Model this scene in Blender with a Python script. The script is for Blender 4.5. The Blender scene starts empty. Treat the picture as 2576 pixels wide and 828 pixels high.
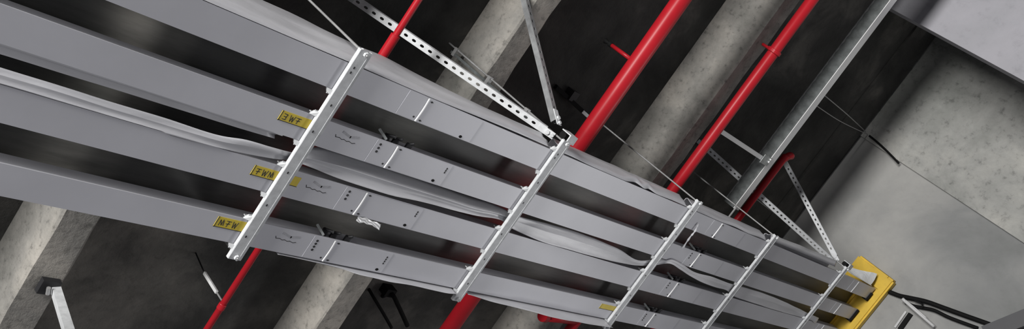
import bpy, bmesh, math, random
from mathutils import Vector, Matrix, noise as mnoise
random.seed(7)
C = bpy.context.scene.collection
# ------------------------------------------------------------------ camera frame
RM = ((0.5933241528584249, -0.557962668773234, -0.5802104013978705),
      (0.22867054300983564, 0.8079257315588091, -0.5431075354335908),
      (0.7718006429087849, 0.18956179082455646, 0.6069514766972459))
FPX = 2424.1758845
S = 2.91          # metres per model unit (one unit = height of the ducts above the lens)
EYE = 1.5
def ray(u, v):
    c = ((u-1288)/FPX, (v-414)/FPX, 1.0)
    return Vector([sum(RM[r][k]*c[r] for r in range(3)) for k in range(3)])
def atz(u, v, z): d = ray(u, v); return d*(z/d.z)
def aty(u, v, y): d = ray(u, v); return d*(y/d.y)
def atx(u, v, x): d = ray(u, v); return d*(x/d.x)
def W(p): return Vector((S*p[0], S*p[1], EYE+S*p[2]))

cd = bpy.data.cameras.new('camera'); cam = bpy.data.objects.new('camera', cd); C.objects.link(cam)
cd.sensor_width = 36; cd.sensor_fit = 'HORIZONTAL'; cd.lens = FPX/2576*36; cd.clip_end = 200
m = Matrix((RM[0], [-a for a in RM[1]], [-a for a in RM[2]])).transposed().to_4x4()
m.translation = (0, 0, EYE); cam.matrix_world = m
bpy.context.scene.camera = cam

# ------------------------------------------------------------------ materials
def newmat(name):
    mt = bpy.data.materials.new(name); mt.use_nodes = True
    return mt, mt.node_tree.nodes, mt.node_tree.links, mt.node_tree.nodes['Principled BSDF']
def ramp(n, stops):
    r = n.new('ShaderNodeValToRGB'); e = r.color_ramp.elements
    while len(e) < len(stops): e.new(0.5)
    for el, (p, c) in zip(e, stops):
        el.position = p; el.color = (*c, 1)
    return r
def g(v, t=(1, 1, 1)): return (v*t[0], v*t[1], v*t[2])
def noise_tex(n, l, src, scale, detail=6, rough=.6, dist=0):
    t = n.new('ShaderNodeTexNoise'); t.inputs['Scale'].default_value = scale
    t.inputs['Detail'].default_value = detail; t.inputs['Roughness'].default_value = rough
    t.inputs['Distortion'].default_value = dist
    l.new(src, t.inputs['Vector']); return t
def concrete(name, lo, mid, hi, scale=1.2, bump=.25, tint=(1, 1, 1), spots=.5):
    mt, n, l, b = newmat(name)
    geo = n.new('ShaderNodeNewGeometry'); src = geo.outputs['Position']
    a = noise_tex(n, l, src, scale, 8, .62, .4)
    big = noise_tex(n, l, src, scale*.38, 3, .5, .2)
    ma = n.new('ShaderNodeMath'); ma.operation = 'MULTIPLY_ADD'; ma.inputs[1].default_value = .8
    l.new(big.outputs['Fac'], ma.inputs[0]); mb = n.new('ShaderNodeMath'); mb.operation = 'MULTIPLY_ADD'; mb.inputs[1].default_value = .6; mb.inputs[2].default_value = -.2
    l.new(a.outputs['Fac'], mb.inputs[0]); l.new(mb.outputs['Value'], ma.inputs[2])
    r1 = ramp(n, [(.34, g(lo, (tint[0]*.97, tint[1], tint[2]*.98))), (.5, g(mid, tint)), (.68, g(hi, (tint[0]*1.03, tint[1], tint[2]*.97)))]); l.new(ma.outputs['Value'], r1.inputs['Fac'])
    f = noise_tex(n, l, src, scale*9, 6, .7)
    r2 = ramp(n, [(.28, g(.35)), (.45, g(.95)), (.7, g(1.1))]); l.new(f.outputs['Fac'], r2.inputs['Fac'])
    mx = n.new('ShaderNodeMix'); mx.data_type = 'RGBA'; mx.blend_type = 'MULTIPLY'; mx.inputs['Factor'].default_value = spots
    l.new(r1.outputs['Color'], mx.inputs['A']); l.new(r2.outputs['Color'], mx.inputs['B'])
    l.new(mx.outputs['Result'], b.inputs['Base Color'])
    b.inputs['Roughness'].default_value = .9
    bp = n.new('ShaderNodeBump'); bp.inputs['Strength'].default_value = bump; bp.inputs['Distance'].default_value = .02
    l.new(f.outputs['Fac'], bp.inputs['Height']); l.new(bp.outputs['Normal'], b.inputs['Normal'])
    return mt
def coat(name, col, metallic=0., rough=.4, var=.12, scale=4., bump=0., stretch=None, spec=.5):
    mt, n, l, b = newmat(name)
    geo = n.new('ShaderNodeNewGeometry'); src = geo.outputs['Position']
    if stretch:
        mp = n.new('ShaderNodeMapping'); mp.inputs['Scale'].default_value = stretch; l.new(src, mp.inputs['Vector']); src = mp.outputs['Vector']
    t = noise_tex(n, l, src, scale, 5, .6)
    r = ramp(n, [(.3, tuple(c*(1-var) for c in col)), (.7, tuple(min(1, c*(1+var)) for c in col))])
    l.new(t.outputs['Fac'], r.inputs['Fac']); l.new(r.outputs['Color'], b.inputs['Base Color'])
    b.inputs['Specular IOR Level'].default_value = spec
    b.inputs['Metallic'].default_value = metallic; b.inputs['Roughness'].default_value = rough
    if bump:
        bp = n.new('ShaderNodeBump'); bp.inputs['Strength'].default_value = bump; bp.inputs['Distance'].default_value = .01
        l.new(t.outputs['Fac'], bp.inputs['Height']); l.new(bp.outputs['Normal'], b.inputs['Normal'])
    return mt
M = dict(
    slab=concrete('slab_concrete', .014, .046, .15, 2.1, .45, (1.03, 1, .92)),  # darker than the beam concrete, mottled by noise
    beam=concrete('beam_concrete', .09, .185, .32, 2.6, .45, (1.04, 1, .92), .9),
    plaster=concrete('wall_plaster', .14, .23, .35, .9, .05, (.985, 1, .99), .15),
    bare=concrete('wall_bare_concrete', .20, .33, .47, 1.4, .5, (1.0, 1, .95), .8),
    column=concrete('column_concrete', .30, .36, .40, .9, .1, (1, .98, 1.06), .25),
    duct=coat('duct_grey_paint', (.50, .50, .535), .1, .42, .06, 2.),
    galv=coat('galvanised_steel', (.52, .53, .54), .0, .6, .14, 30.),
    galv_dull=coat('dull_galvanised_steel', (.40, .42, .42), .6, .45, .2, 24.),
    rod=coat('zinc_rod', (.42, .42, .42), .6, .45, .15, 60.),
    seam=coat('joint_aluminium', (.85, .85, .85), .3, .35, .05),
    red=coat('red_pipe_paint', (.36, .011, .018), 0., .36, .10, 6., spec=.22),
    black=coat('black_rubber', (.008, .008, .008), 0., .7, .1, spec=.1),
    slot=coat('dark_steel', (.02, .02, .022), .3, .6, .1),
    pen=coat('black_marker_ink', (.03, .03, .03), 0., .7, .1),
    smudge=coat('grey_smudge', (.36, .36, .385), 0., .6, .2, 60.),
    yellow=coat('yellow_label', (.62, .47, .03), 0., .5, .08, 20.),
    yellowpaint=coat('yellow_paint', (.60, .39, .025), 0., .55, .16, 6.),
    film=coat('milky_film', (.54, .54, .565), .0, .33, .10, 5., .35, (.6, 3, 3)),
    haze=None,
    zinc=coat('weathered_zinc', (.24, .245, .25), .3, .45, .2, 24.),
    web=coat('dark_toned_zinc', (.13, .14, .14), .5, .5, .35, 18.),  # dark tone; on the channel web it paints in the shade inside
    charcoal=coat('charcoal_paint', (.055, .055, .06), 0., .6, .1),
    white=coat('white_plastic', (.75, .76, .76), 0., .35, .08, 12.),
    conduit=coat('grey_conduit', (.5, .5, .5), 0., .45, .1),
)
def sheet_mat():
    mt, n, l, b = newmat('smoky_translucent_sheet')
    geo = n.new('ShaderNodeNewGeometry'); mp = n.new('ShaderNodeMapping'); mp.inputs['Scale'].default_value = (1.2, 8, 8)
    l.new(geo.outputs['Position'], mp.inputs['Vector']); t = noise_tex(n, l, mp.outputs['Vector'], 2., 4, .55)
    r = ramp(n, [(.3, g(.25)), (.7, g(.6))]); l.new(t.outputs['Fac'], r.inputs['Fac'])
    rf = n.new('ShaderNodeBsdfRefraction'); rf.inputs['IOR'].default_value = 1.12; rf.inputs['Roughness'].default_value = .65
    l.new(r.outputs['Color'], rf.inputs['Color'])
    b.inputs['Base Color'].default_value = (.035, .036, .036, 1); b.inputs['Roughness'].default_value = .45
    mx = n.new('ShaderNodeMixShader'); mx.inputs['Fac'].default_value = .5
    l.new(rf.outputs['BSDF'], mx.inputs[1]); l.new(b.outputs['BSDF'], mx.inputs[2]); l.new(mx.outputs['Shader'], n['Material Output'].inputs['Surface'])
    return mt
M['haze'] = sheet_mat()
# ------------------------------------------------------------------ object helpers
ORIG = {}
def link(name, bm, mat, parent=None, smooth=False, origin=None):
    """bm is in model units; makes one mesh object, origin at its middle."""
    me = bpy.data.meshes.new(name)
    for v in bm.verts: v.co = W(v.co)
    bmesh.ops.recalc_face_normals(bm, faces=bm.faces[:])
    xs = [v.co for v in bm.verts]
    lo = Vector([min(p[i] for p in xs) for i in range(3)]); hi = Vector([max(p[i] for p in xs) for i in range(3)])
    o0 = W(origin) if origin is not None else (lo+hi)/2
    for v in bm.verts: v.co -= o0
    bm.to_mesh(me); bm.free()
    if smooth:
        for p in me.polygons: p.use_smooth = True
    me.materials.append(M[mat] if isinstance(mat, str) else mat)
    o = bpy.data.objects.new(name, me); C.objects.link(o)
    if parent is not None:
        o.parent = parent; o.location = o0 - ORIG[parent.name]
    else: o.location = o0
    ORIG[o.name] = o0
    return o
def thing(name, label, cat, loc, group=None):
    o = bpy.data.objects.new(name, None); C.objects.link(o); o.location = W(loc); o.empty_display_size = .1
    ORIG[o.name] = W(loc)
    return tag(o, label, cat, group)
def tag(o, label, cat=None, group=None, kind=None):
    o['label'] = label
    if cat: o['category'] = cat
    if group: o['group'] = group
    if kind: o['kind'] = kind
    return o
def box(bm, x0, x1, y0, y1, z0, z1):
    v = [bm.verts.new((x, y, z)) for z in (z0, z1) for y in (y0, y1) for x in (x0, x1)]
    for f in ((0, 2, 3, 1), (4, 5, 7, 6), (0, 1, 5, 4), (2, 6, 7, 3), (0, 4, 6, 2), (1, 3, 7, 5)):
        bm.faces.new([v[i] for i in f])
def frame_of(d, ref=(0, 0, 1)):
    d = Vector(d).normalized(); r = Vector(ref)
    if abs(d.dot(r.normalized())) > .98: r = Vector((0, 1, 0))
    a = (r - d*r.dot(d)).normalized(); return d, a, d.cross(a)
def obox(bm, p, q, wa, wb, ref=(0, 0, 1)):
    """bar from p to q; wa wide along ref (made square to the bar), wb across."""
    p = Vector(p); q = Vector(q); d, a, b = frame_of(q-p, ref)
    v = [bm.verts.new(e + a*(sa*wa/2) + b*(sb*wb/2)) for e in (p, q) for sa in (-1, 1) for sb in (-1, 1)]
    for f in ((0, 2, 3, 1), (4, 5, 7, 6), (0, 1, 5, 4), (2, 6, 7, 3), (0, 4, 6, 2), (1, 3, 7, 5)):
        bm.faces.new([v[i] for i in f])
def tube(bm, pts, r, n=16, caps=True):
    pts = [Vector(p) for p in pts]; rings = []
    rr = r if isinstance(r, (list, tuple)) else [r]*len(pts)
    a = None
    for i, p in enumerate(pts):
        t = (pts[min(i+1, len(pts)-1)] - pts[max(i-1, 0)]).normalized()
        if a is None: _, a, _ = frame_of(t)
        a = (a - t*a.dot(t)).normalized(); b = t.cross(a)
        rings.append([bm.verts.new(p + (a*math.cos(2*math.pi*k/n) + b*math.sin(2*math.pi*k/n))*rr[i]) for k in range(n)])
    for r0, r1 in zip(rings, rings[1:]):
        for k in range(n): bm.faces.new((r0[k], r0[(k+1) % n], r1[(k+1) % n], r1[k]))
    if caps:
        bm.faces.new(rings[0][::-1]); bm.faces.new(rings[-1])
def threaded(bm, p, q, r, n=10, pitch=.004):
    p = Vector(p); q = Vector(q); k = max(2, int((q-p).length/pitch)); pts = []; rs = []
    for i in range(k*2+1):
        pts.append(p.lerp(q, i/(2*k))); rs.append(r if i % 2 else r*.84)
    tube(bm, pts, rs, n)
def hexnut(bm, c, axis, r, h):
    c = Vector(c); d = Vector(axis).normalized(); tube(bm, [c-d*h/2, c+d*h/2], r, 6)
def grid(bm, rows):
    vs = [[bm.verts.new(p) for p in r] for r in rows]
    for r0, r1 in zip(vs, vs[1:]):
        for k in range(len(r0)-1): bm.faces.new((r0[k], r0[k+1], r1[k+1], r1[k]))
def solid(o, t):
    md = o.modifiers.new('thickness', 'SOLIDIFY'); md.thickness = t*S; md.offset = 0
    return o
def crv(pts, n):
    """smooth resample of a list of Vectors (Catmull-Rom)."""
    pts = [Vector(p) for p in pts]; out = []
    for i in range(len(pts)-1):
        p0, p1, p2, p3 = pts[max(i-1, 0)], pts[i], pts[i+1], pts[min(i+2, len(pts)-1)]
        for k in range(n):
            t = k/n
            out.append(.5*((2*p1) + (p2-p0)*t + (2*p0-5*p1+4*p2-p3)*t*t + (3*p1-p0-3*p2+p3)*t**3))
    out.append(pts[-1]); return out

# ------------------------------------------------------------------ the setting
ZC, XW = 1.375, 3.26
def struct(name, mat, label, *boxes, **k):
    bm = bmesh.new()
    for b in boxes: box(bm, *b)
    o = link(name, bm, mat); return tag(o, label, None, None, 'structure')
struct('ceiling', 'slab', 'dark mottled bare concrete ceiling slab above the ducts', (-1.2, XW, -2.6, 2.6, ZC, ZC+.06))
struct('wall_end', 'plaster', 'smooth grey plastered end wall behind the yellow frame', (XW, XW+.1, -.118*XW/3.19, 2.6, -.5, ZC+.06))
struct('wall_end_bare', 'bare', 'rough bare concrete stretch of the end wall', (XW-.012, XW+.1, -2.6, -.118*XW/3.19, -.5, ZC+.06))
struct('column', 'column', 'pale lavender grey concrete column at the upper right corner', (2.80, 2.85, -1.5, -.4645, -.5, ZC))
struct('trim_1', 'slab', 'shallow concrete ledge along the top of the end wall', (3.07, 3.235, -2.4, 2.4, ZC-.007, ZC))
def beam(x1, x2, zb, label, ys=(-2.5, 2.5)):
    """cast concrete rib with slightly uneven arrises"""
    bm = bmesh.new(); n = 120; rows = []
    for i in range(n+1):
        y = ys[0] + (ys[1]-ys[0])*i/n
        w = lambda k, a: a*mnoise.noise(Vector((y*14, k*7.3, x1*5)))
        rows.append([(x1, y, ZC), (x1+w(1, .003), y, zb+.004+w(2, .003)), (x1+.004+w(3, .003), y, zb+w(4, .002)),
                     (x2-.004+w(5, .004), y, zb+w(6, .002)), (x2+w(7, .003), y, zb+.004+w(8, .003)), (x2, y, ZC)])
    grid(bm, rows)
    bm.verts.ensure_lookup_table()
    return tag(link('beam', bm, 'beam'), label, None, None, 'structure')
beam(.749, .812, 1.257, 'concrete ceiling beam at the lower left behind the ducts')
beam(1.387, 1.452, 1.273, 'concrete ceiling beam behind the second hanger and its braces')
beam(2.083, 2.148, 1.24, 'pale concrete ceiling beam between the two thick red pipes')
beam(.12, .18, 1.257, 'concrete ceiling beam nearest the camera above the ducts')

# ------------------------------------------------------------------ busbar ducts
HD = .035
HX = [.848, 1.346, 1.875, 2.316, 2.868]      # hangers, edge nearest the camera
HW, HH = .0235, .0068
DUCT = [(.261, .304), (.349, .391), (.436, .4805), (.529, .571)]
X0, X1 = .16, 3.222
JOINTS = [1.016, 2.047, 3.05]
def housing(bm, xa, xb, y0, y1):
    L, T = .0055, .0022
    prof = [(y0, 1), (y1, 1), (y1, 1+T), (y1-L, 1+T), (y1-L, 1+HD), (y0+L, 1+HD), (y0+L, 1+T), (y0, 1+T)]
    a = [bm.verts.new((xa, y, z)) for y, z in prof]; b = [bm.verts.new((xb, y, z)) for y, z in prof]
    n = len(prof)
    for k in range(n): bm.faces.new((a[k], a[(k+1) % n], b[(k+1) % n], b[k]))
    bm.faces.new(a[::-1]); bm.faces.new(b)
def dab(bm, x, y, wx, wy, h=.0005, n=8, z=1.0):
    """low raised oval head under the duct"""
    lo = [bm.verts.new((x+wx/2*math.cos(2*math.pi*k/n), y+wy/2*math.sin(2*math.pi*k/n), z-h)) for k in range(n)]
    hi = [bm.verts.new((v.co.x, v.co.y, z)) for v in lo]
    for k in range(n): bm.faces.new((lo[k], lo[(k+1) % n], hi[(k+1) % n], hi[k]))
    bm.faces.new(lo)
def stroke(bm, pts, w, h=.0004, z=1.0):
    """flat ink line under the duct"""
    pts = [Vector((p[0], p[1], 0)) for p in pts]
    for p, q in zip(pts, pts[1:]):
        d = (q-p).normalized(); s = Vector((-d.y, d.x, 0))*w/2; e = d*w*.3
        quad = [p-s-e, q-s+e, q+s+e, p+s-e]
        lo = [bm.verts.new((v.x, v.y, z-h)) for v in quad]; hi = [bm.verts.new((v.x, v.y, z)) for v in quad]
        for k in range(4): bm.faces.new((lo[k], lo[(k+1) % 4], hi[(k+1) % 4], hi[k]))
        bm.faces.new(lo)
ducts = []
labels = ['uppermost grey busbar duct, protective film draped over its outer side',
          'second grey busbar duct from the top, with a yellow plate beside the nearest hanger',
          'third grey busbar duct from the top, below the twisted loose film',
          'lowest grey busbar duct, with film hanging from its lower edge']
for i, (y0, y1) in enumerate(DUCT):
    D = thing('busbar_duct', labels[i], 'busbar duct', (X0, (y0+y1)/2, 1.0), 'grey busbar ducts side by side on the hangers')
    ducts.append(D)
    xs = [X0]+JOINTS+[X1 if i < 3 else X1]
    for a, b in zip(xs, xs[1:]):
        bm = bmesh.new(); housing(bm, a+.0004, b-.0004, y0, y1); link('housing', bm, 'duct', D)
    w = y1-y0
    for j, xj in enumerate(JOINTS):
        # joint cover plate, with its folded seam
        bm = bmesh.new(); box(bm, xj-.042, min(xj+.13, X1-.006), y0+.0012, y1-.0012, 1-.0007, 1.0); link('joint_cover', bm, 'duct', D)
        bm = bmesh.new(); n = 14; sw = .0028 if j == 0 else .0034
        rows = []
        for k in range(n+1):
            y = y0+.001+(w-.002)*k/n; bow = .0012*math.sin(math.pi*k/n)
            rows.append([(xj-sw/2+bow, y, 1-.0006), (xj-sw/3+bow, y, 1-.0021), (xj+sw/3+bow, y, 1-.0021), (xj+sw/2+bow, y, 1-.0006)])
        grid(bm, rows); s = link('joint_seam', bm, 'seam', D); s['label'] = 'bright aluminium seam across the joint'
        if j == 2: continue
        for dy in ((.18, .33, .48) if i in (1, 2) else (.2, .33, .46, .6) if i == 3 else ()):
            bm = bmesh.new(); dab(bm, xj-.033+.002*dy, y0+w*dy, .0046, .0042, .0011); link('bolt', bm, 'slot', D)
        for dy in ((.22, .31, .40) if i in (1, 2) else (.24, .34, .44, .54) if i == 3 else ()):
            if j == 0:
                bm = bmesh.new(); dab(bm, xj+.122, y0+w*dy, .003, .0036, .0011); link('bolt', bm, 'slot', D)
        for dx, dy, sx in ((.009, .12, .007), (.009, .9, .007), (-.007, .85, .004)):
            bm = bmesh.new(); dab(bm, xj+dx, y0+w*dy, sx, .0032, .0010, 4 if sx > .005 else 8); link('clip', bm, 'slot', D)
        if j == 0:
            bm = bmesh.new(); dab(bm, xj+.105+.004*i, y0+w*(.86 if i else .9), .007, .005, .0012); link('plug', bm, 'black', D)
    if i:
        # handwriting and smudges between the first hanger and the joint
        bx = (.905, .910, .914)[i-1]; bm = bmesh.new()
        pts = [(bx-.006, y0+w*.38), (bx-.004, y0+w*.46), (bx+.003, y0+w*.44), (bx+.008, y0+w*.48), (bx+.012, y0+w*.45), (bx+.018, y0+w*.49), (bx+.022, y0+w*.46), (bx+.029, y0+w*.5), (bx+.034, y0+w*.46)]
        stroke(bm, pts, .0008)
        link('handwriting', bm, 'pen', D)['label'] = 'scribbled black marker note'
        bm = bmesh.new()
        stroke(bm, [(bx+.004, y0+w*.2), (bx+.02, y0+w*.3), (bx+.034, y0+w*.22)], .0035)
        link('smudge', bm, 'smudge', D)
    # curved grey smear past the joint
    bm = bmesh.new(); xs0 = 1.02
    if i == 0: pts = [(xs0+.008, y0+.007), (xs0+.03, y0+.014), (xs0+.05, y0+.022), (xs0+.07, y0+.0215), (xs0+.086, y0+.015)]
    else: pts = [(xs0+.05, y0+w*.3), (xs0+.066, y0+w*.2), (xs0+.085, y0+w*.17), (xs0+.1, y0+w*.1)]
    stroke(bm, crv([(p[0], p[1], 0) for p in pts], 5), .0024 if i else .005)
    link('smudge', bm, 'smudge', D)
    # second joint smears
    bm = bmesh.new(); stroke(bm, crv([(2.07, y0+.006, 0), (2.10, y0+.018, 0), (2.13, y0+.012, 0), (2.15, y0+.02, 0)], 4), .004)
    link('smudge', bm, 'smudge', D)
# black sealing collars where two ducts enter the yellow frame
for i in (0, 1, 2):
    y0, y1 = DUCT[i]; bm = bmesh.new()
    box(bm, X1-.012, X1-.004, y0+.018 if i == 0 else y0+.001, y1+.004, 1-.006, 1.0)
    box(bm, X1-.016, X1-.004, y1, y1+.006, 1-.006, 1+.012)
    link('end_seal', bm, 'black', ducts[i])['label'] = 'black seal at the end of the duct'

# dark joint bolts on the sides, facing the gaps
for i, j in ((1, 0), (3, 0), (1, 1), (3, 1), (2, 1)):
    y = DUCT[i][0]+.005; xj = JOINTS[j]
    for k, dx in enumerate((-.012, .004, .03)):
        bm = bmesh.new(); hexnut(bm, (xj+dx, y-.004, 1.018-.004*k), (0, 1, 0), .0055, .012); tube(bm, [(xj+dx, y-.009, 1.018-.004*k), (xj+dx+.004, y-.014, 1.006)], .0026, 8); link('joint_bolt', bm, 'slot', ducts[i])
    bm = bmesh.new(); obox(bm, (xj-.026, y-.007, 1.002), (xj-.030, y-.012, 1.022), .0025, .0035); link('earth_tag', bm, 'galv_dull', ducts[i])
def scrap(D, pts, z, label):  # small bright crumpled strip under a duct's edge
    bm = bmesh.new(); rows = []
    for k, (u, v) in enumerate(pts):
        p = atz(u, v, z); row = []
        for j in range(5):
            q = p+Vector((.0006*(j-2), .0045*(j-2)/2, 0)); q += Vector((wob(q, .003, 90), wob(q+Vector((1, 0, 0)), .003, 90), .0012*((k+j) % 2)-.001)); row.append(q)
        rows.append(row)
    grid(bm, rows); o = link('bright_scrap', bm, 'seam', D); o['label'] = label
def wob(p, a, f=9.): return a*mnoise.noise(Vector(p)*f)
scrap(ducts[2], [(898, 550), (908, 554), (917, 552), (926, 559), (936, 562), (946, 566), (956, 571)], .9985, 'small crumpled bright scrap')
bm = bmesh.new(); tube(bm, crv([atz(1757, 562, .9975), atz(1748, 582, .994), atz(1735, 598, .9945), atz(1717, 625, .9975)], 5), [.0012+.0007*(k % 3) for k in range(16)], 6); link('torn_strand', bm, 'film', ducts[0])['label'] = 'thin torn strand of film'
def plate(D, x0, x1, y0, y1, glyphs, label):
    bm = bmesh.new(); box(bm, x0, x1, y0, y1, 1-.0006, 1.0)
    P = link('name_plate', bm, 'yellow', D); P['label'] = label
    bm = bmesh.new(); z = 1-.0006
    stroke(bm, [(x0+.0008, y0), (x0+.0008, y1)], .0014, .0002, z); stroke(bm, [(x0, y1-.0006), (x1, y1-.0006)], .001, .0002, z)
    link('plate_border', bm, 'pen', P)
    if glyphs:
        bm = bmesh.new(); h = y1-y0; gx = x0+.0055
        for gl in glyphs:
            for st in gl: stroke(bm, [(gx+u*.008, y0+h*(.2+.6*v)) for u, v in st], .0011, .0002, z)
            gx += .011
        link('lettering', bm, 'pen', P)
G_S = [[(0, .05), (.7, .1), (.6, .5), (.1, .5)], [(.6, .5), (.65, .95), (0, .95)]]
G_W = [[(0, 0), (.25, 1), (.5, .2), (.75, 1), (1, 0)]]
G_T = [[(0, .1), (.9, .1)], [(.5, .1), (.35, 1)], [(.05, .55), (.8, .5)]]
G_N = [[(.1, 1), (.1, .1), (.6, .9), (.65, 0)], [(.8, .2), (1, .9)]]
pl = 'yellow plate with black characters'
a = atz(712, 277, 1); b = atz(705, 303, 1); plate(ducts[1], a.x, .862, a.y, b.y, [G_S, G_W, G_T], pl)
a = atz(643, 415, 1); b = atz(633, 440, 1); plate(ducts[2], a.x, .889, a.y, b.y, [G_T, G_W, G_N], pl)
a = atz(551, 544, 1); b = atz(542, 570, 1); plate(ducts[3], a.x, .868, a.y, b.y, [G_N, G_T, G_W], pl)
a = atz(1676, 622, 1); b = atz(1672, 638, 1); plate(ducts[1], HX[2]+.005, a.x+.012, a.y, b.y, None, 'small yellow sticker past the third hanger')
a = atz(1515, 764, 1); b = atz(1509, 776, 1); plate(ducts[3], a.x, HX[2]+.012, a.y, b.y, None, 'small yellow sticker before the third hanger')

# ------------------------------------------------------------------ films
def wob(p, a, f=9.): return a*mnoise.noise(Vector(p)*f)
# film over the outer side of the uppermost duct: (x, lower gap, top z)
def drape(D, keys, name='protective_film', label=None):
    keys = crv([Vector(k) for k in keys], 10); bm = bmesh.new(); rows = []
    for k in keys:
        x, gap, zt = k
        zt += wob((x, 0, 3), .004, 13); bul = .004+.003*mnoise.noise(Vector((x*7, 1, 2)))
        y0 = .2601
        rows.append([(x, y0-gap*.3, 1.0+gap), (x, y0-bul-gap, 1.0+gap+(zt-1-gap)*.33), (x, y0-bul*1.6-.002, 1.0+gap+(zt-1-gap)*.66),
                     (x, y0-.011, zt-.003), (x, y0-.008, zt), (x, y0+.004, zt+.001), (x, y0+.016, max(zt-.01, 1+HD+.001)), (x, y0+.026, 1+HD+.001)])
    grid(bm, rows); o = solid(link(name, bm, 'film', D, True), .0004)
    if label: o['label'] = label
    return o
drape(ducts[0], [(.3, .0005, 1.088), (.6, .0005, 1.085), (.78, .001, 1.082), (.84, .0015, 1.073), (.9, .001, 1.067), (.96, .0005, 1.074), (1.03, .0005, 1.056),
                 (1.09, .002, 1.047), (1.16, .004, 1.04), (1.25, .005, 1.039), (1.335, .004, 1.039)], label='milky film, slit open along its lower edge')
drape(ducts[0], [(1.372, .004, 1.037), (1.41, .004, 1.036), (1.47, .001, 1.036), (1.55, .0005, 1.036), (1.60, .001, 1.038), (1.645, .009, 1.035), (1.675, .002, 1.038), (1.70, .007, 1.036), (1.73, .001, 1.037), (1.80, .003, 1.037), (1.865, .003, 1.037)],
      label='wrinkled milky film')
drape(ducts[0], [(1.905, .001, 1.038), (1.96, .001, 1.038), (2.04, .0005, 1.037), (2.12, .004, 1.037), (2.2, .001, 1.037), (2.27, .005, 1.037), (2.31, .004, 1.037)], label='wrinkled milky film')
drape(ducts[0], [(2.35, .012, 1.037), (2.5, .016, 1.037), (2.7, .019, 1.037), (2.86, .02, 1.037)], label='milky film folded up')
# film under the lowest duct's outer edge
bm = bmesh.new(); rows = []
for k in crv([Vector(v) for v in [(.93, .9995, 0), (1.0, .998, 0), (1.06, .993, 0), (1.1, .985, 0), (1.2, .984, 0), (1.3, .982, 0), (1.335, .986, 0)]], 8):
    x, zb, _ = k; zb += wob((x, 4, 0), .002, 12); y1 = .5735
    rows.append([(x, y1-.006, 1+HD+.001), (x, y1, 1+HD), (x, y1+.001+wob((x, 1, 1), .001, 15), 1.012), (x, y1+.0005, 1-.3*(1-zb)), (x, y1+.001+wob((x, 2, 5), .002, 15), 1-.7*(1-zb)), (x, y1+wob((x, 3, 7), .002, 15), zb)])
grid(bm, rows); solid(link('protective_film', bm, 'film', ducts[3], True), .0004)['label'] = 'milky film hanging below the edge'
bm = bmesh.new(); rows = []
for k in crv([Vector(v) for v in [(1.375, .990, 0), (1.45, .983, 0), (1.53, .976, 0), (1.63, .967, 0), (1.75, .968, 0), (1.868, .972, 0)]], 9):
    x, zb, _ = k; zb += wob((x, 4, 0), .002, 12); y1 = .5735
    rows.append([(x, y1-.006, 1+HD+.001), (x, y1, 1+HD), (x, y1+.001+wob((x, 1, 1), .001, 15), 1.012), (x, y1+.0005, 1-.3*(1-zb)), (x, y1+.001+wob((x, 2, 5), .002, 15), 1-.7*(1-zb)), (x, y1+wob((x, 3, 7), .002, 15), zb)])
grid(bm, rows); solid(link('protective_film', bm, 'film', ducts[3], True), .0004)['label'] = 'milky film hanging below the edge'
# film curled from the lower side of the second duct
bm = bmesh.new(); rows = []
for i in range(40):
    x = .2+.62*i/39; y1 = .392; wd = .017*(1-.25*i/39)+wob((x, 9, 9), .0015, 9)
    rows.append([(x, y1-.002, 1.0015), (x, y1+.0006, 1.001), (x, y1+wd*.35, 1.012), (x, y1+wd*.7, 1.016), (x, y1+wd, 1.012)])
grid(bm, rows); solid(link('curled_film', bm, 'film', ducts[1], True), .0004)['label'] = 'film curled away from the duct side'
# smoky sheet laid over the tops of all four ducts
bm = bmesh.new(); rows = []
for i in range(90):
    x = .17+3.03*i/89; row = []
    for j in range(40):
        y = .291+.262*j/39; row.append((x, y, 1+HD+.004+.0025*mnoise.noise(Vector((x*9, y*30, 0)))))
    rows.append(row)
grid(bm, rows)
tag(link('dust_sheet', bm, 'haze', None, True), 'dark translucent plastic sheet lying over the four ducts, seen in the gaps', 'plastic sheet')
# the long twisted film in the gap between second and third duct
def fold(x):
    return .022*max(0, min(1, (x-.86)/.06, (1.36-x)/.06)) + .002*max(0, min(1, (x-1.38)/.05, (1.82-x)/.08))
def ribbon(keys, n, sag):
    """keys: (upper px, lower px, z upper, z lower)"""
    up = crv([atz(*k[0], k[2]) for k in keys], n); lo = crv([atz(*k[1], k[3]) for k in keys], n); rows = []
    for i, (p, q) in enumerate(zip(up, lo)):
        row = []
        fo = fold(p.x); lift = min(1, fo/.01)
        for t, zf, zl in ((0, 1, 0), (.13, .72, .0), (.27, .38, -.0004), (.385, .06, -.001), (.40, 0, -.0012), (.42, .02, -.0008), (.58, .10, .0016), (.75, .08, .0014), (.92, .0, .0), (.955, -.03, -.0012), (1, .1, .001)):
            v = p.lerp(q, t); v.z += fo*zf + zl*(.4+lift) + .0022*mnoise.noise(Vector((v.x*7, t*2.2, 4)))*math.sin(math.pi*t) - sag*math.sin(math.pi*t)*.5
            v.y += .0012*mnoise.noise(Vector((v.x*13, t*3, 9)))
            row.append(v)
        rows.append(row)
    return rows
bm = bmesh.new()
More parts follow.
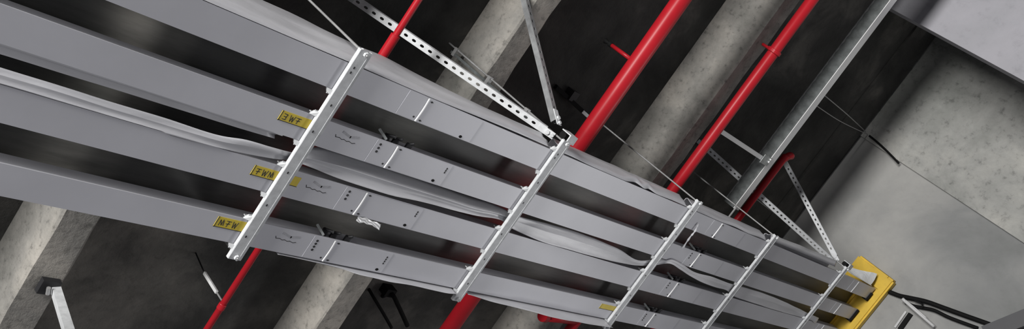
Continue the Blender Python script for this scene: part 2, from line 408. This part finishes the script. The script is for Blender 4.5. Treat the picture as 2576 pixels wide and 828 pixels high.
K = [((-60, 150), (-60, 196), 1.004, .999), ((28, 178), (28, 219), 1.004, .999), ((200, 231), (200, 270), 1.004, .999), ((400, 293), (400, 333), 1.003, .999), ((543, 338), (543, 372), 1.001, .999),
     ((620, 352), (616, 387), 1.0, 1.002), ((690, 372), (690, 400), 1.002, 1.004), ((745, 385), (737, 405), 1.005, 1.008), ((790, 382), (782, 421), 1.006, 1.004), ((870, 400), (852, 450), 1.008, 1.0),
     ((985, 436), (973, 489), 1.008, .998), ((1090, 474), (1080, 513), 1.006, .999), ((1200, 512), (1185, 540), 1.004, .999), ((1265, 530), (1255, 552), 1.005, 1.004),
     ((1310, 546), (1290, 577), 1.006, 1.004), ((1385, 566), (1350, 604), 1.006, .996), ((1465, 590), (1437, 631), 1.004, .993), ((1553, 626), (1538, 657), 1.001, .994), ((1606, 655), (1600, 668), 1.002, 1.002),
     ((1652, 652), (1643, 668), 1.005, 1.004), ((1688, 652), (1684, 663), .998, .994), ((1718, 666), (1712, 679), .994, .990), ((1745, 684), (1738, 696), .994, .989), ((1793, 697), (1788, 720), .996, .991),
     ((1831, 712), (1826, 730), 1.002, 1.002), ((1862, 720), (1850, 748), 1.004, 1.004), ((1917, 737), (1905, 766), 1.002, 1.0), ((1975, 760), (1960, 784), 1.001, 1.0), ((2020, 782), (2008, 800), 1.004, 1.004), ((2060, 800), (2050, 815), 1.0, .998)]
rows = ribbon(K, 6, .002)
for row in rows:
    for v in row:
        if v.z > .9985: v.y = min(max(v.y, DUCT[1][1]+.0015), DUCT[2][0]-.0012)
grid(bm, rows)
tag(solid(link('loose_film', bm, 'film', None, True), .0004), 'long twisted strip of milky protective film lying between the second and third ducts', 'plastic film')

# ------------------------------------------------------------------ trapeze hangers
HY0, HY1 = .2345, .593
def trapeze(i, x, label):
    H = thing('trapeze_hanger', label, 'hanger', (x+HW/2, HY0, 1-HH), 'steel trapeze hangers under the ducts')
    zb, zt = 1-HH, 1-.0009; t = .0011
    # crossbar: channel, back down, with rolled edges
    bm = bmesh.new()
    prof = [(x, zt), (x, zb+.001), (x+.001, zb), (x+HW-.001, zb), (x+HW, zb+.001), (x+HW, zt), (x+HW-t*2.2, zt), (x+HW-t*2.2, zt-t), (x+HW-t, zt-t), (x+HW-t, zb+t), (x+t, zb+t), (x+t, zt-t), (x+t*2.2, zt-t), (x+t*2.2, zt)]
    a = [bm.verts.new((px, HY0, pz)) for px, pz in prof]; b = [bm.verts.new((px, HY1, pz)) for px, pz in prof]; n = len(prof)
    for k in range(n): bm.faces.new((a[k], a[(k+1) % n], b[(k+1) % n], b[k]))
    bm.faces.new(a[::-1]); bm.faces.new(b)
    # rib pressed along the back
    box(bm, x+HW*.74, x+HW*.80, HY0+.004, HY1-.002, zb-.0005, zb+.0002)
    bar = link('crossbar', bm, 'galv', H)
    for y in (HY0+.028, HY0+.036, HY0+.09, HY0+.135, HY0+.205, HY0+.262, HY0+.318):
        bm = bmesh.new(); dab(bm, x+HW*.36+random.uniform(-.002, .002), y, .0026, .004, .0004, 8, zb); link('hole', bm, 'slot', bar)
    # rods with nuts, at either end
    xr = x+HW/2
    for y, zt_ in ((HY0+.0045, ZC), (HY1-.005, ZC)):
        bm = bmesh.new(); threaded(bm, (xr, y, zb-.006), (xr, y, zt_), .0020); r = link('threaded_rod', bm, 'rod', H, True)
        bm = bmesh.new(); hexnut(bm, (xr, y, zb-.0025), (0, 0, 1), .0042, .004); hexnut(bm, (xr, y, 1.003), (0, 0, 1), .0042, .004)
        link('nut', bm, 'galv', r)
    # hold-down clamps either side of each duct
    for y0, y1 in DUCT:
        for s, ye in ((-1, y0), (1, y1)):
            if i == 0 and ye < .27: continue
            bm = bmesh.new(); yo = ye+s*.0004
            xa, xb = x-.0085, x+.010
            ys = sorted((yo, yo+s*.0016)); box(bm, x-.003, xb, ys[0], ys[1], 1.0, 1.012)          # upright leg
            ys = sorted((yo, yo+s*.008)); box(bm, x-.004, xb, ys[0], ys[1], 1.0, 1.0016)            # foot on the bar
            # ear in front of the bar
            v = [bm.verts.new(p) for p in ((xa, yo, 1.0005), (x, yo, .996), (x, yo+s*.0075, .996), (xa+.004, yo+s*.006, 1.0005), (xa, yo, 1.003), (x, yo, 1.003), (x, yo+s*.0075, 1.003), (xa+.004, yo+s*.006, 1.003))]
            for f in ((0, 1, 2, 3), (7, 6, 5, 4), (0, 4, 5, 1), (1, 5, 6, 2), (2, 6, 7, 3), (3, 7, 4, 0)): bm.faces.new([v[k] for k in f])
            c = link('clamp', bm, 'galv', H)
            bm = bmesh.new(); hexnut(bm, (x+.004, yo+s*.0048, 1.0035), (0, 0, 1), .0026, .003); link('bolt', bm, 'rod', c)
    return H
hl = ['nearest trapeze hanger, its crossbar passing the yellow plates', 'second trapeze hanger, held by two perforated braces and ending by the thick red pipe',
      'third trapeze hanger, in the middle of the row of five', 'fourth trapeze hanger, one before the braced one at the yellow frame', 'farthest trapeze hanger, beside the yellow frame at the wall']
hangers = [trapeze(i, x, l) for i, (x, l) in enumerate(zip(HX, hl))]
# rod stiffener on the second hanger
bm = bmesh.new(); xr = HX[1]+HW/2; obox(bm, (xr-.001, HY0+.0145, 1.09), (xr-.001, HY0+.0145, ZC-.02), .005, .005, (0, 1, 0))
st = link('rod_stiffener', bm, 'web', hangers[1])
for zc in (1.11, 1.23, 1.345):
    bm = bmesh.new(); box(bm, xr-.005, xr+.004, HY0+.001, HY0+.019, zc-.004, zc+.004); link('stiffener_clip', bm, 'rod', st)

# ------------------------------------------------------------------ braces
def perforated(bm, p, q, nrm, w, depth, pitch, hl, hw):
    """slotted channel: front face towards nrm, two flanges behind it"""
    p = Vector(p); q = Vector(q); d, nv, s = frame_of(q-p, nrm); L = (q-p).length; n = max(1, int(round(L/pitch))); pt = L/n
    ring = [(-.5, -.5), (0, -.5), (.5, -.5), (.5, 0), (.5, .5), (0, .5), (-.5, .5), (-.5, 0)]
    hole = [(-.34, -.40), (0, -.5), (.34, -.40), (.5, 0), (.34, .40), (0, .5), (-.34, .40), (-.5, 0)]
    for k in range(n):
        c = p + d*(pt*(k+.5))
        o = [bm.verts.new(c + d*(a*pt) + s*(b*w)) for a, b in ring]; h = [bm.verts.new(c + d*(a*hl) + s*(b*hw)) for a, b in hole]
        for j in range(8): bm.faces.new((o[j], o[(j+1) % 8], h[(j+1) % 8], h[j]))
    for sg in (-1, 1):
        v = [bm.verts.new(e + s*(sg*w/2) + nv*f) for e in (p, q) for f in (0, -depth)]
        bm.faces.new((v[0], v[1], v[3], v[2]))
        v = [bm.verts.new(e + s*(sg*(w/2-f)) - nv*depth) for e in (p, q) for f in (0, w*.22)]
        bm.faces.new((v[0], v[1], v[3], v[2]))
    bmesh.ops.remove_doubles(bm, verts=bm.verts[:], dist=1e-6)
def brace(p, q, nrm, label, w=.0141, depth=.0141, mat='galv', group='slotted channel braces'):
    p = Vector(p); q = Vector(q); d = (q-p).normalized()
    B = thing('sway_brace', label, 'brace', p, group)
    bm = bmesh.new(); perforated(bm, p+d*(.008 if mat == 'zinc' else .016), q-d*.012, nrm, w, depth, .0172, .0085, .0048)
    solid(link('slotted_channel', bm, mat, B), .0008)
    n = Vector(nrm); n = (n - d*n.dot(d)).normalized()
    bm = bmesh.new(); obox(bm, p-d*.002+n*.0012, p+d*.030+n*.0012, .0016, .0125, nrm); br = link('hinge_plate', bm, 'galv', B)
    bm = bmesh.new(); hexnut(bm, p+d*.012+n*.0034, n, .0042, .004); hexnut(bm, p+d*.002+n*.0034, n, .0034, .004); link('bolt', bm, 'galv', br)
    bm = bmesh.new(); obox(bm, q-d*.03+n*.0012, q-d*.001+n*.0012, .0016, .0125, nrm); br = link('ceiling_plate', bm, 'galv_dull', B)
    return B
d = Vector((-.25, 0, .301)).normalized()
brace((1.352, .2425, 1.024), (1.352-.291, .2425, 1.024+.350), (-.77, 0, -.64), 'pale slotted brace running back from the second hanger past the thin red pipe')
brace((1.362, .222, 1.036), (1.362, .222-.128*1.64, 1.036+.206*1.64), (0, -.85, -.53), 'steep slotted brace rising from the second hanger to the top edge', .0125, .0105, 'zinc')
b5 = atz(1788, 383, 1.34)
brace((2.878, .2475, 1.035), Vector((2.878, .2475, 1.035)).lerp(b5, 1.1), (-.6, .1, -.8), 'slotted brace of the farthest hanger, passing behind the galvanised channel', .0155, .012)
brace((2.885, .237, 1.035), (2.885, .237-.133*1.13, 1.035+.30*1.13), (-1, -.1, -.1), 'short steep slotted brace of the farthest hanger, in front of the end wall', .0150, .012)
# pivot heads where the braces meet the crossbars
for x, yy, hg, sc in ((1.352, HY0-.003, hangers[1], 1.), (2.878, HY0-.002, hangers[4], 1.15)):
    bm = bmesh.new(); box(bm, x+.004, x+.026*sc, yy-.008, yy+.006, .994, .9965); box(bm, x+.024*sc, x+.027*sc, yy-.008, yy+.006, .9965, 1.024)
    box(bm, x+.004, x+.026*sc, yy-.010, yy-.008, .994, 1.018)
    pv = link('pivot_bracket', bm, 'galv', hg)
    bm = bmesh.new(); tube(bm, [(x+.006, yy-.001, 1.012), (x+.022, yy-.001, 1.012)], .0075, 12); link('pivot_bolt', bm, 'black', pv, False)
    bm = bmesh.new(); hexnut(bm, (x+.031, yy-.001, 1.014), (1, 0, 0), .006, .006); link('nut', bm, 'galv', pv)
# stub brace hanging from the beam at the lower left
p = atz(140, 728, 1.25); q = ray(184, 870); q = q*(1.06/q.z)
B = thing('strut_brace', 'plain white steel strut slanting down from the lower left beam', 'brace', p)
bm = bmesh.new(); obox(bm, p, q, .0135, .0135, (-.35, -1, -.1)); link('channel', bm, 'galv', B)
bm = bmesh.new(); c = atz(128, 722, 1.249); box(bm, c.x-.018, c.x+.012, c.y-.012, c.y+.014, 1.246, 1.2568); link('foot_plate', bm, 'slot', B)
bm = bmesh.new(); tube(bm, [c+Vector((-.01, -.006, -.012)), c+Vector((-.006, .006, -.012))], .0035, 8); link('bolt', bm, 'rod', B)

# ------------------------------------------------------------------ red pipes
ZP = 1.2
def pipe_run(label, x0, ya, x1, yb, r, z=ZP, name='red_pipe'):
    P = thing(name, label, 'pipe', (x0, ya, z), 'red fire pipes under the ceiling')
    bm = bmesh.new(); tube(bm, [(x0, ya, z), (x1, yb, z)], r, 32); link('tube', bm, 'red', P, True)
    return P
def drop(P, x, y, z, r):
    bm = bmesh.new(); tube(bm, [(x, y-.004, z), (x, y+.004, z)], r*1.12, 20); c = link('clevis', bm, 'red', P)
    bm = bmesh.new(); tube(bm, [(x, y, z+r*.9), (x, y, ZC)], .0018, 8); link('hanger_rod', bm, 'rod', c)
def collar(P, x, y, z, r, ln, mat='red'):
    bm = bmesh.new(); tube(bm, [(x, y-ln/2, z), (x, y-ln/2+.001, z), (x, y+ln/2-.001, z), (x, y+ln/2, z)], [r*.93, r, r, r*.93], 24)
    return link('coupling', bm, mat, P, False)
P1 = pipe_run('thin red pipe crossing behind the nearest hanger', 1.0715, -1.2, 1.0715, 1.6, .0060)
collar(P1, 1.0715, .262, ZP, .0085, .05); collar(P1, 1.0715, .815, ZP, .0072, .012)
P2 = pipe_run('thickest red pipe, crossing behind the second hanger', 1.679, -1.2, 1.679, 1.6, .0192)
# upright branch with sprinkler
bx, by = atz(1590, 152, ZP)[:2]
bm = bmesh.new(); tube(bm, [(1.672, by, ZP+.01), (1.672, by, ZP+.075)], .0046, 12); br = link('branch', bm, 'red', P2, True)
bm = bmesh.new(); tube(bm, [(1.672, by, ZP+.075), (1.672, by, ZP+.083), (1.672, by, ZP+.086), (1.672, by, ZP+.097)], [.006, .006, .003, .0065], 12); link('sprinkler_head', bm, 'black', br)
ZQ = 1.2; K3 = ZQ/1.2; X3 = 2.121*K3
P3 = pipe_run('red pipe left of the galvanised channel, with a clamp near the top edge', X3, -1.3, X3, 1.7, .0142*K3, ZQ)
yc = atz(1941, 124, ZQ).y
collar(P3, X3, yc, ZQ, .0178, .010)
bm = bmesh.new(); tube(bm, [(X3, yc, ZQ+.012), (X3, yc, ZQ+.038)], .0038, 10); tube(bm, [(X3, yc, ZQ+.03), (X3, yc, ZC)], .0016, 8); link('hanger_rod', bm, 'red', P3)
bm = bmesh.new(); tube(bm, [(X3, .705*K3, ZQ), (1.985*K3, .712*K3, ZQ)], .0130, 20); link('branch', bm, 'red', P3, True)
bm = bmesh.new(); tube(bm, [(1.985*K3, .712*K3, ZQ), (1.97*K3, .712*K3, ZQ)], .0155, 20); link('end_cap', bm, 'red', P3)
P4 = thing('red_pipe', 'red pipe with a turned end, half hidden behind the galvanised channel', 'pipe', (2.556, .07, 1.218), 'red fire pipes under the ceiling')
bm = bmesh.new(); tube(bm, crv([(2.586, .058, 1.218), (2.576, .059, 1.218), (2.562, .073, 1.218), (2.556, .104, 1.218), (2.556, .5, 1.218), (2.556, 1.5, 1.218)], 6), .0105, 16); link('tube', bm, 'red', P4, True)

drop(P1, 1.0715, .555, ZP, .006); drop(P2, 1.679, .55, ZP, .0192); drop(P3, X3, .60, ZQ, .0154); drop(P4, 2.556, .62, 1.218, .0105)
# ------------------------------------------------------------------ galvanised channel with its cross arm
T = thing('galvanised_channel', 'long galvanised steel channel rising to the column at the upper right', 'steel channel', (2.46, .26, 1.2))
xb, zb, zt = 2.488, 1.2, 1.2365; xa = xb-.031; ye = .262
bm = bmesh.new(); box(bm, xa, xb, -1.0, ye, zb, zb+.002); link('bottom_flange', bm, 'seam', T)  # brighter metal than the web, so the flange reads as lit
bm = bmesh.new(); box(bm, xa+.002, xa+.004, -1.0, ye, zb+.002, zt); box(bm, xa+.002, xb, -1.0, ye, zt, zt+.002); link('web', bm, 'web', T)  # shade of the channel's inside put into the web colour
bm = bmesh.new(); k = -1.0; rows = []
while k < ye:
    rows.append([(xa+.0012, k, zt-.001+.0018*(len(rows) % 2)), (xa+.0012, k, zt+.0035), (xa+.003, k, zt+.0035)]); k += .0125
grid(bm, rows); solid(link('toothed_lip', bm, 'galv_dull', T), .0006)
bm = bmesh.new(); tube(bm, [(xa+.006, ye-.006, zb-.001), (xa+.006, ye+.05, zb-.001)], .0028, 10); link('end_rod', bm, 'rod', T)
p = atz(1826, 337, 1.205); q = atz(1917, 398, 1.205)
A = thing('cross_arm', 'short pale steel arm from the red pipe to the galvanised channel', 'bracket', q)
bm = bmesh.new(); obox(bm, (X3+.016, p.y, 1.205), q, .0105, .0115, (0, 0, 1)); link('arm', bm, 'seam', A)
bm = bmesh.new(); box(bm, q.x-.012, xa+.0005, q.y-.014, q.y+.012, 1.1965, 1.1985); ap = link('end_plate', bm, 'galv_dull', A)
for dy in (-.009, -.001):
    bm = bmesh.new(); hexnut(bm, (xa-.008, q.y+dy, 1.195), (0, 0, 1), .0032, .003); link('bolt', bm, 'seam', ap)

# ------------------------------------------------------------------ wires and small fittings on the ceiling
def wire(name, label, cat, pts, r, mat, n=8, group=None):
    bm = bmesh.new(); tube(bm, crv(pts, 6), r, n); return tag(link(name, bm, mat, None, True), label, cat, group)
wx = XW-.02
wire('wire', 'thin grey wire from the galvanised channel to the end wall, the upper one', 'wire', [(2.487, atz(2082, 247, 1.24).y, 1.2375), atx(2130, 287, 2.9), atx(2176, 330, wx)], .0016, 'rod')
wire('wire', 'thin grey wire from the galvanised channel to the end wall, the lower one', 'wire', [(2.487, atz(2056, 270, 1.24).y, 1.2375), atx(2110, 303, 2.9), atx(2182, 338, wx)], .0014, 'rod')
wire('cable', 'short black cable end drooping along the edge of the rough wall', 'cable', [atx(2186, 341, wx-.01), atx(2206, 357, wx), atx(2232, 381, wx), atx(2261, 411, wx-.01)], .0036, 'black')
wire('cable', 'black cable hanging from the ceiling below the lowest duct, the left one', 'cable', [atz(928, 728, 1.3745), atz(942, 752, 1.35), atz(962, 785, 1.33), atz(985, 825, 1.31)], .0040, 'black')
wire('cable', 'black cable hanging from the ceiling below the lowest duct, the right one', 'cable', [atz(962, 745, 1.3745), atz(985, 740, 1.35), atz(1002, 770, 1.33), atz(1025, 820, 1.31)], .0055, 'black')
bm = bmesh.new(); box(bm, *[v for pr in zip(atz(972, 722, 1.36)[:2], (Vector(atz(972, 722, 1.36))+Vector((.03, .02, 0)))[:2]) for v in pr], 1.35, ZC)
tag(link('junction_box', bm, 'black'), 'black junction box on the ceiling above the hanging cables', 'junction box')
# clip hanger of the thin red pipe
p = Vector((1.0715, .808, 1.206)); q = atz(521, 688, 1.31); q.x = 1.09
Hc = thing('pipe_hanger', 'grey hanger strap holding the thin red pipe near the bottom edge', 'pipe hanger', p)
bm = bmesh.new(); tube(bm, [p, p.lerp(q, .35)], .0016, 8); link('rod', bm, 'rod', Hc)
bm = bmesh.new(); obox(bm, p.lerp(q, .3), q, .006, .004, (0, 1, 0)); link('strap', bm, 'conduit', Hc)
bm = bmesh.new(); tube(bm, [q, (q.x+.01, q.y, ZC)], .0014, 8); link('upper_rod', bm, 'slot', Hc)
# dark anchor where the third hanger's rod meets the ceiling, and the dark clip by the thick pipe
An = thing('ceiling_anchor', 'dark anchor clip on the ceiling left of the thickest red pipe', 'anchor', atz(1440, 255, 1.36))
bm = bmesh.new(); p, q = atz(1398, 218, 1.37), atz(1470, 284, 1.345); obox(bm, p, q, .010, .010); link('bar', bm, 'black', An)
bm = bmesh.new(); c = atz(1440, 240, 1.36); box(bm, c.x-.012, c.x+.012, c.y-.012, c.y+.012, 1.352, 1.3745); link('plate', bm, 'slot', An)
bm = bmesh.new(); obox(bm, atz(1465, 280, 1.344), atz(1484, 297, 1.335), .007, .008); link('tip', bm, 'white', An)

# ------------------------------------------------------------------ yellow frame at the wall
XF = 3.222
F = thing('fire_stop_frame', 'yellow painted frame around the ducts at the end wall', 'frame', (XF, .42, .972))
ya, yb, za, zb = .205, .70, .968, 1.112
bm = bmesh.new(); box(bm, XF, XW-.0005, ya, yb, za, .998); bmesh.ops.bevel(bm, geom=bm.edges[:], offset=.006, segments=2, affect='EDGES'); link('lower_board', bm, 'yellowpaint', F)
bm = bmesh.new(); box(bm, XF, XW-.0005, ya, yb, 1.040, zb); bmesh.ops.bevel(bm, geom=bm.edges[:], offset=.006, segments=2, affect='EDGES'); link('upper_board', bm, 'yellowpaint', F)
bm = bmesh.new(); box(bm, XF, XW-.0005, ya, .258, .992, 1.046); link('side_board', bm, 'yellowpaint', F)
bm = bmesh.new(); box(bm, XF+.012, XW-.0005, .25, yb-.01, .99, 1.048); link('infill', bm, 'yellowpaint', F)
# crumpled pale sheet tucked by the frame
bm = bmesh.new()
rows = []
A0, A1, B0, B1 = atx(2118, 668, 3.06), atx(2208, 690, 3.20), atx(2130, 700, 3.05), atx(2178, 738, 3.17)
for i in range(11):
    p, q = A0.lerp(A1, i/10), B0.lerp(B1, i/10); row = []
    for j in range(7):
        v = p.lerp(q, j/6); v.y -= .006*math.sin(math.pi*j/6); v += Vector((wob(v, .004, 30), wob(v+Vector((3, 0, 0)), .004, 30), wob(v+Vector((0, 5, 0)), .004, 30))); v.y = min(v.y, .2575) if v.z > .996 else v.y; row.append(v)
    rows.append(row)
grid(bm, rows); tag(solid(link('crumpled_sheet', bm, 'white', None, False), .0006), 'crumpled shiny white sheet tucked between the top duct and the yellow frame', 'plastic sheet')

# cables and conduits down the end wall
xw = XW-.012
wire('cable', 'upper black cable leaving the yellow frame along the end wall', 'cable', [atx(2236, 734, xw), atx(2262, 744, xw), atx(2290, 750, xw-.006), atx(2330, 759, xw-.01), atx(2375, 775, xw-.006), atx(2430, 795, xw), atx(2500, 820, xw), atx(2580, 850, xw)], .0072, 'black')
wire('cable', 'lower black cable looping below the upper one on the end wall', 'cable', [atx(2278, 762, xw), atx(2298, 770, xw), atx(2318, 774, xw), atx(2350, 781, xw-.004), atx(2390, 800, xw), atx(2460, 826, xw)], .0056, 'black')
wire('cable', 'thin black cable bowed between the two thicker cables', 'cable', [atx(2300, 756, xw-.014), atx(2318, 764, xw-.012), atx(2322, 774, xw-.012)], .0028, 'black')
wire('conduit', 'pale grey conduit slanting down the end wall under the black cables', 'conduit', [atx(2270, 752, xw-.018), atx(2298, 777, xw-.018), atx(2350, 822, xw-.018)], .0052, 'conduit')
wire('conduit', 'thinner pale conduit just right of the first on the end wall', 'conduit', [atx(2278, 756, xw-.022), atx(2300, 774, xw-.022), atx(2330, 800, xw-.022)], .0024, 'conduit')
bm = bmesh.new(); p, q = atx(2292, 790, XW-.007), atx(2264, 830, XW-.007); obox(bm, p, q, .022, .012, (1, 0, 0)); tag(link('cable_box', bm, 'black'), 'black box below the pale conduit at the bottom edge', 'box')
bm = bmesh.new(); p, q = atx(2280, 784, XW-.004), atx(2252, 824, XW-.004); obox(bm, p, q, .010, .006, (1, 0, 0)); tag(link('wall_strap', bm, 'conduit'), 'grey strap beside the black box at the bottom edge', 'strap')
bm = bmesh.new(); p, q = atx(2590, 795, xw-.02), atx(2480, 840, xw-.02); obox(bm, p, q, .03, .045, (1, 0, 0)); tag(link('wall_bracket', bm, 'charcoal'), 'dark grey bracket in the bottom right corner of the end wall', 'bracket')

# ------------------------------------------------------------------ light
sc = bpy.context.scene
w = bpy.data.worlds.new('hall'); sc.world = w; w.use_nodes = True
n = w.node_tree.nodes; l = w.node_tree.links; bg = n['Background']
tc = n.new('ShaderNodeTexCoord'); sp = n.new('ShaderNodeSeparateXYZ'); l.new(tc.outputs['Generated'], sp.inputs['Vector'])
r = ramp(n, [(0.0, (.62, .62, .66)), (.45, (.40, .40, .42)), (.56, (.16, .16, .17)), (1, (.08, .08, .09))])
mp = n.new('ShaderNodeMapRange'); mp.inputs['From Min'].default_value = -1; mp.inputs['From Max'].default_value = 1
l.new(sp.outputs['Z'], mp.inputs['Value']); l.new(mp.outputs['Result'], r.inputs['Fac']); l.new(r.outputs['Color'], bg.inputs['Color'])
bg.inputs['Strength'].default_value = .32
def area(name, loc, aim, size, power, col=(1, 1, 1)):
    d = bpy.data.lights.new(name, 'AREA'); d.shape = 'RECTANGLE'; d.size, d.size_y = size; d.energy = power; d.color = col
    o = bpy.data.objects.new(name, d); C.objects.link(o); o.location = loc
    o.rotation_euler = (Vector(aim)-Vector(loc)).to_track_quat('-Z', 'Y').to_euler(); return o
area('hall_lamps', (-9, -2.5, 3.5), (4.5, 1, 4.8), (7, 2.), 3000, (1, .99, .97))
b = area('bay_bounce', (8.6, 1.2, .9), (.2, 1.25, 4.5), (4.0, .8), 27, (1, 1, 1)); b.data.spread = math.radians(80)  # added unseen area light standing in for floor bounce, shadows the crossbars
sc.view_settings.view_transform = 'Standard'; sc.view_settings.look = 'None'
sc.view_settings.exposure = 0; sc.view_settings.gamma = 1; sc.view_settings.use_curve_mapping = False
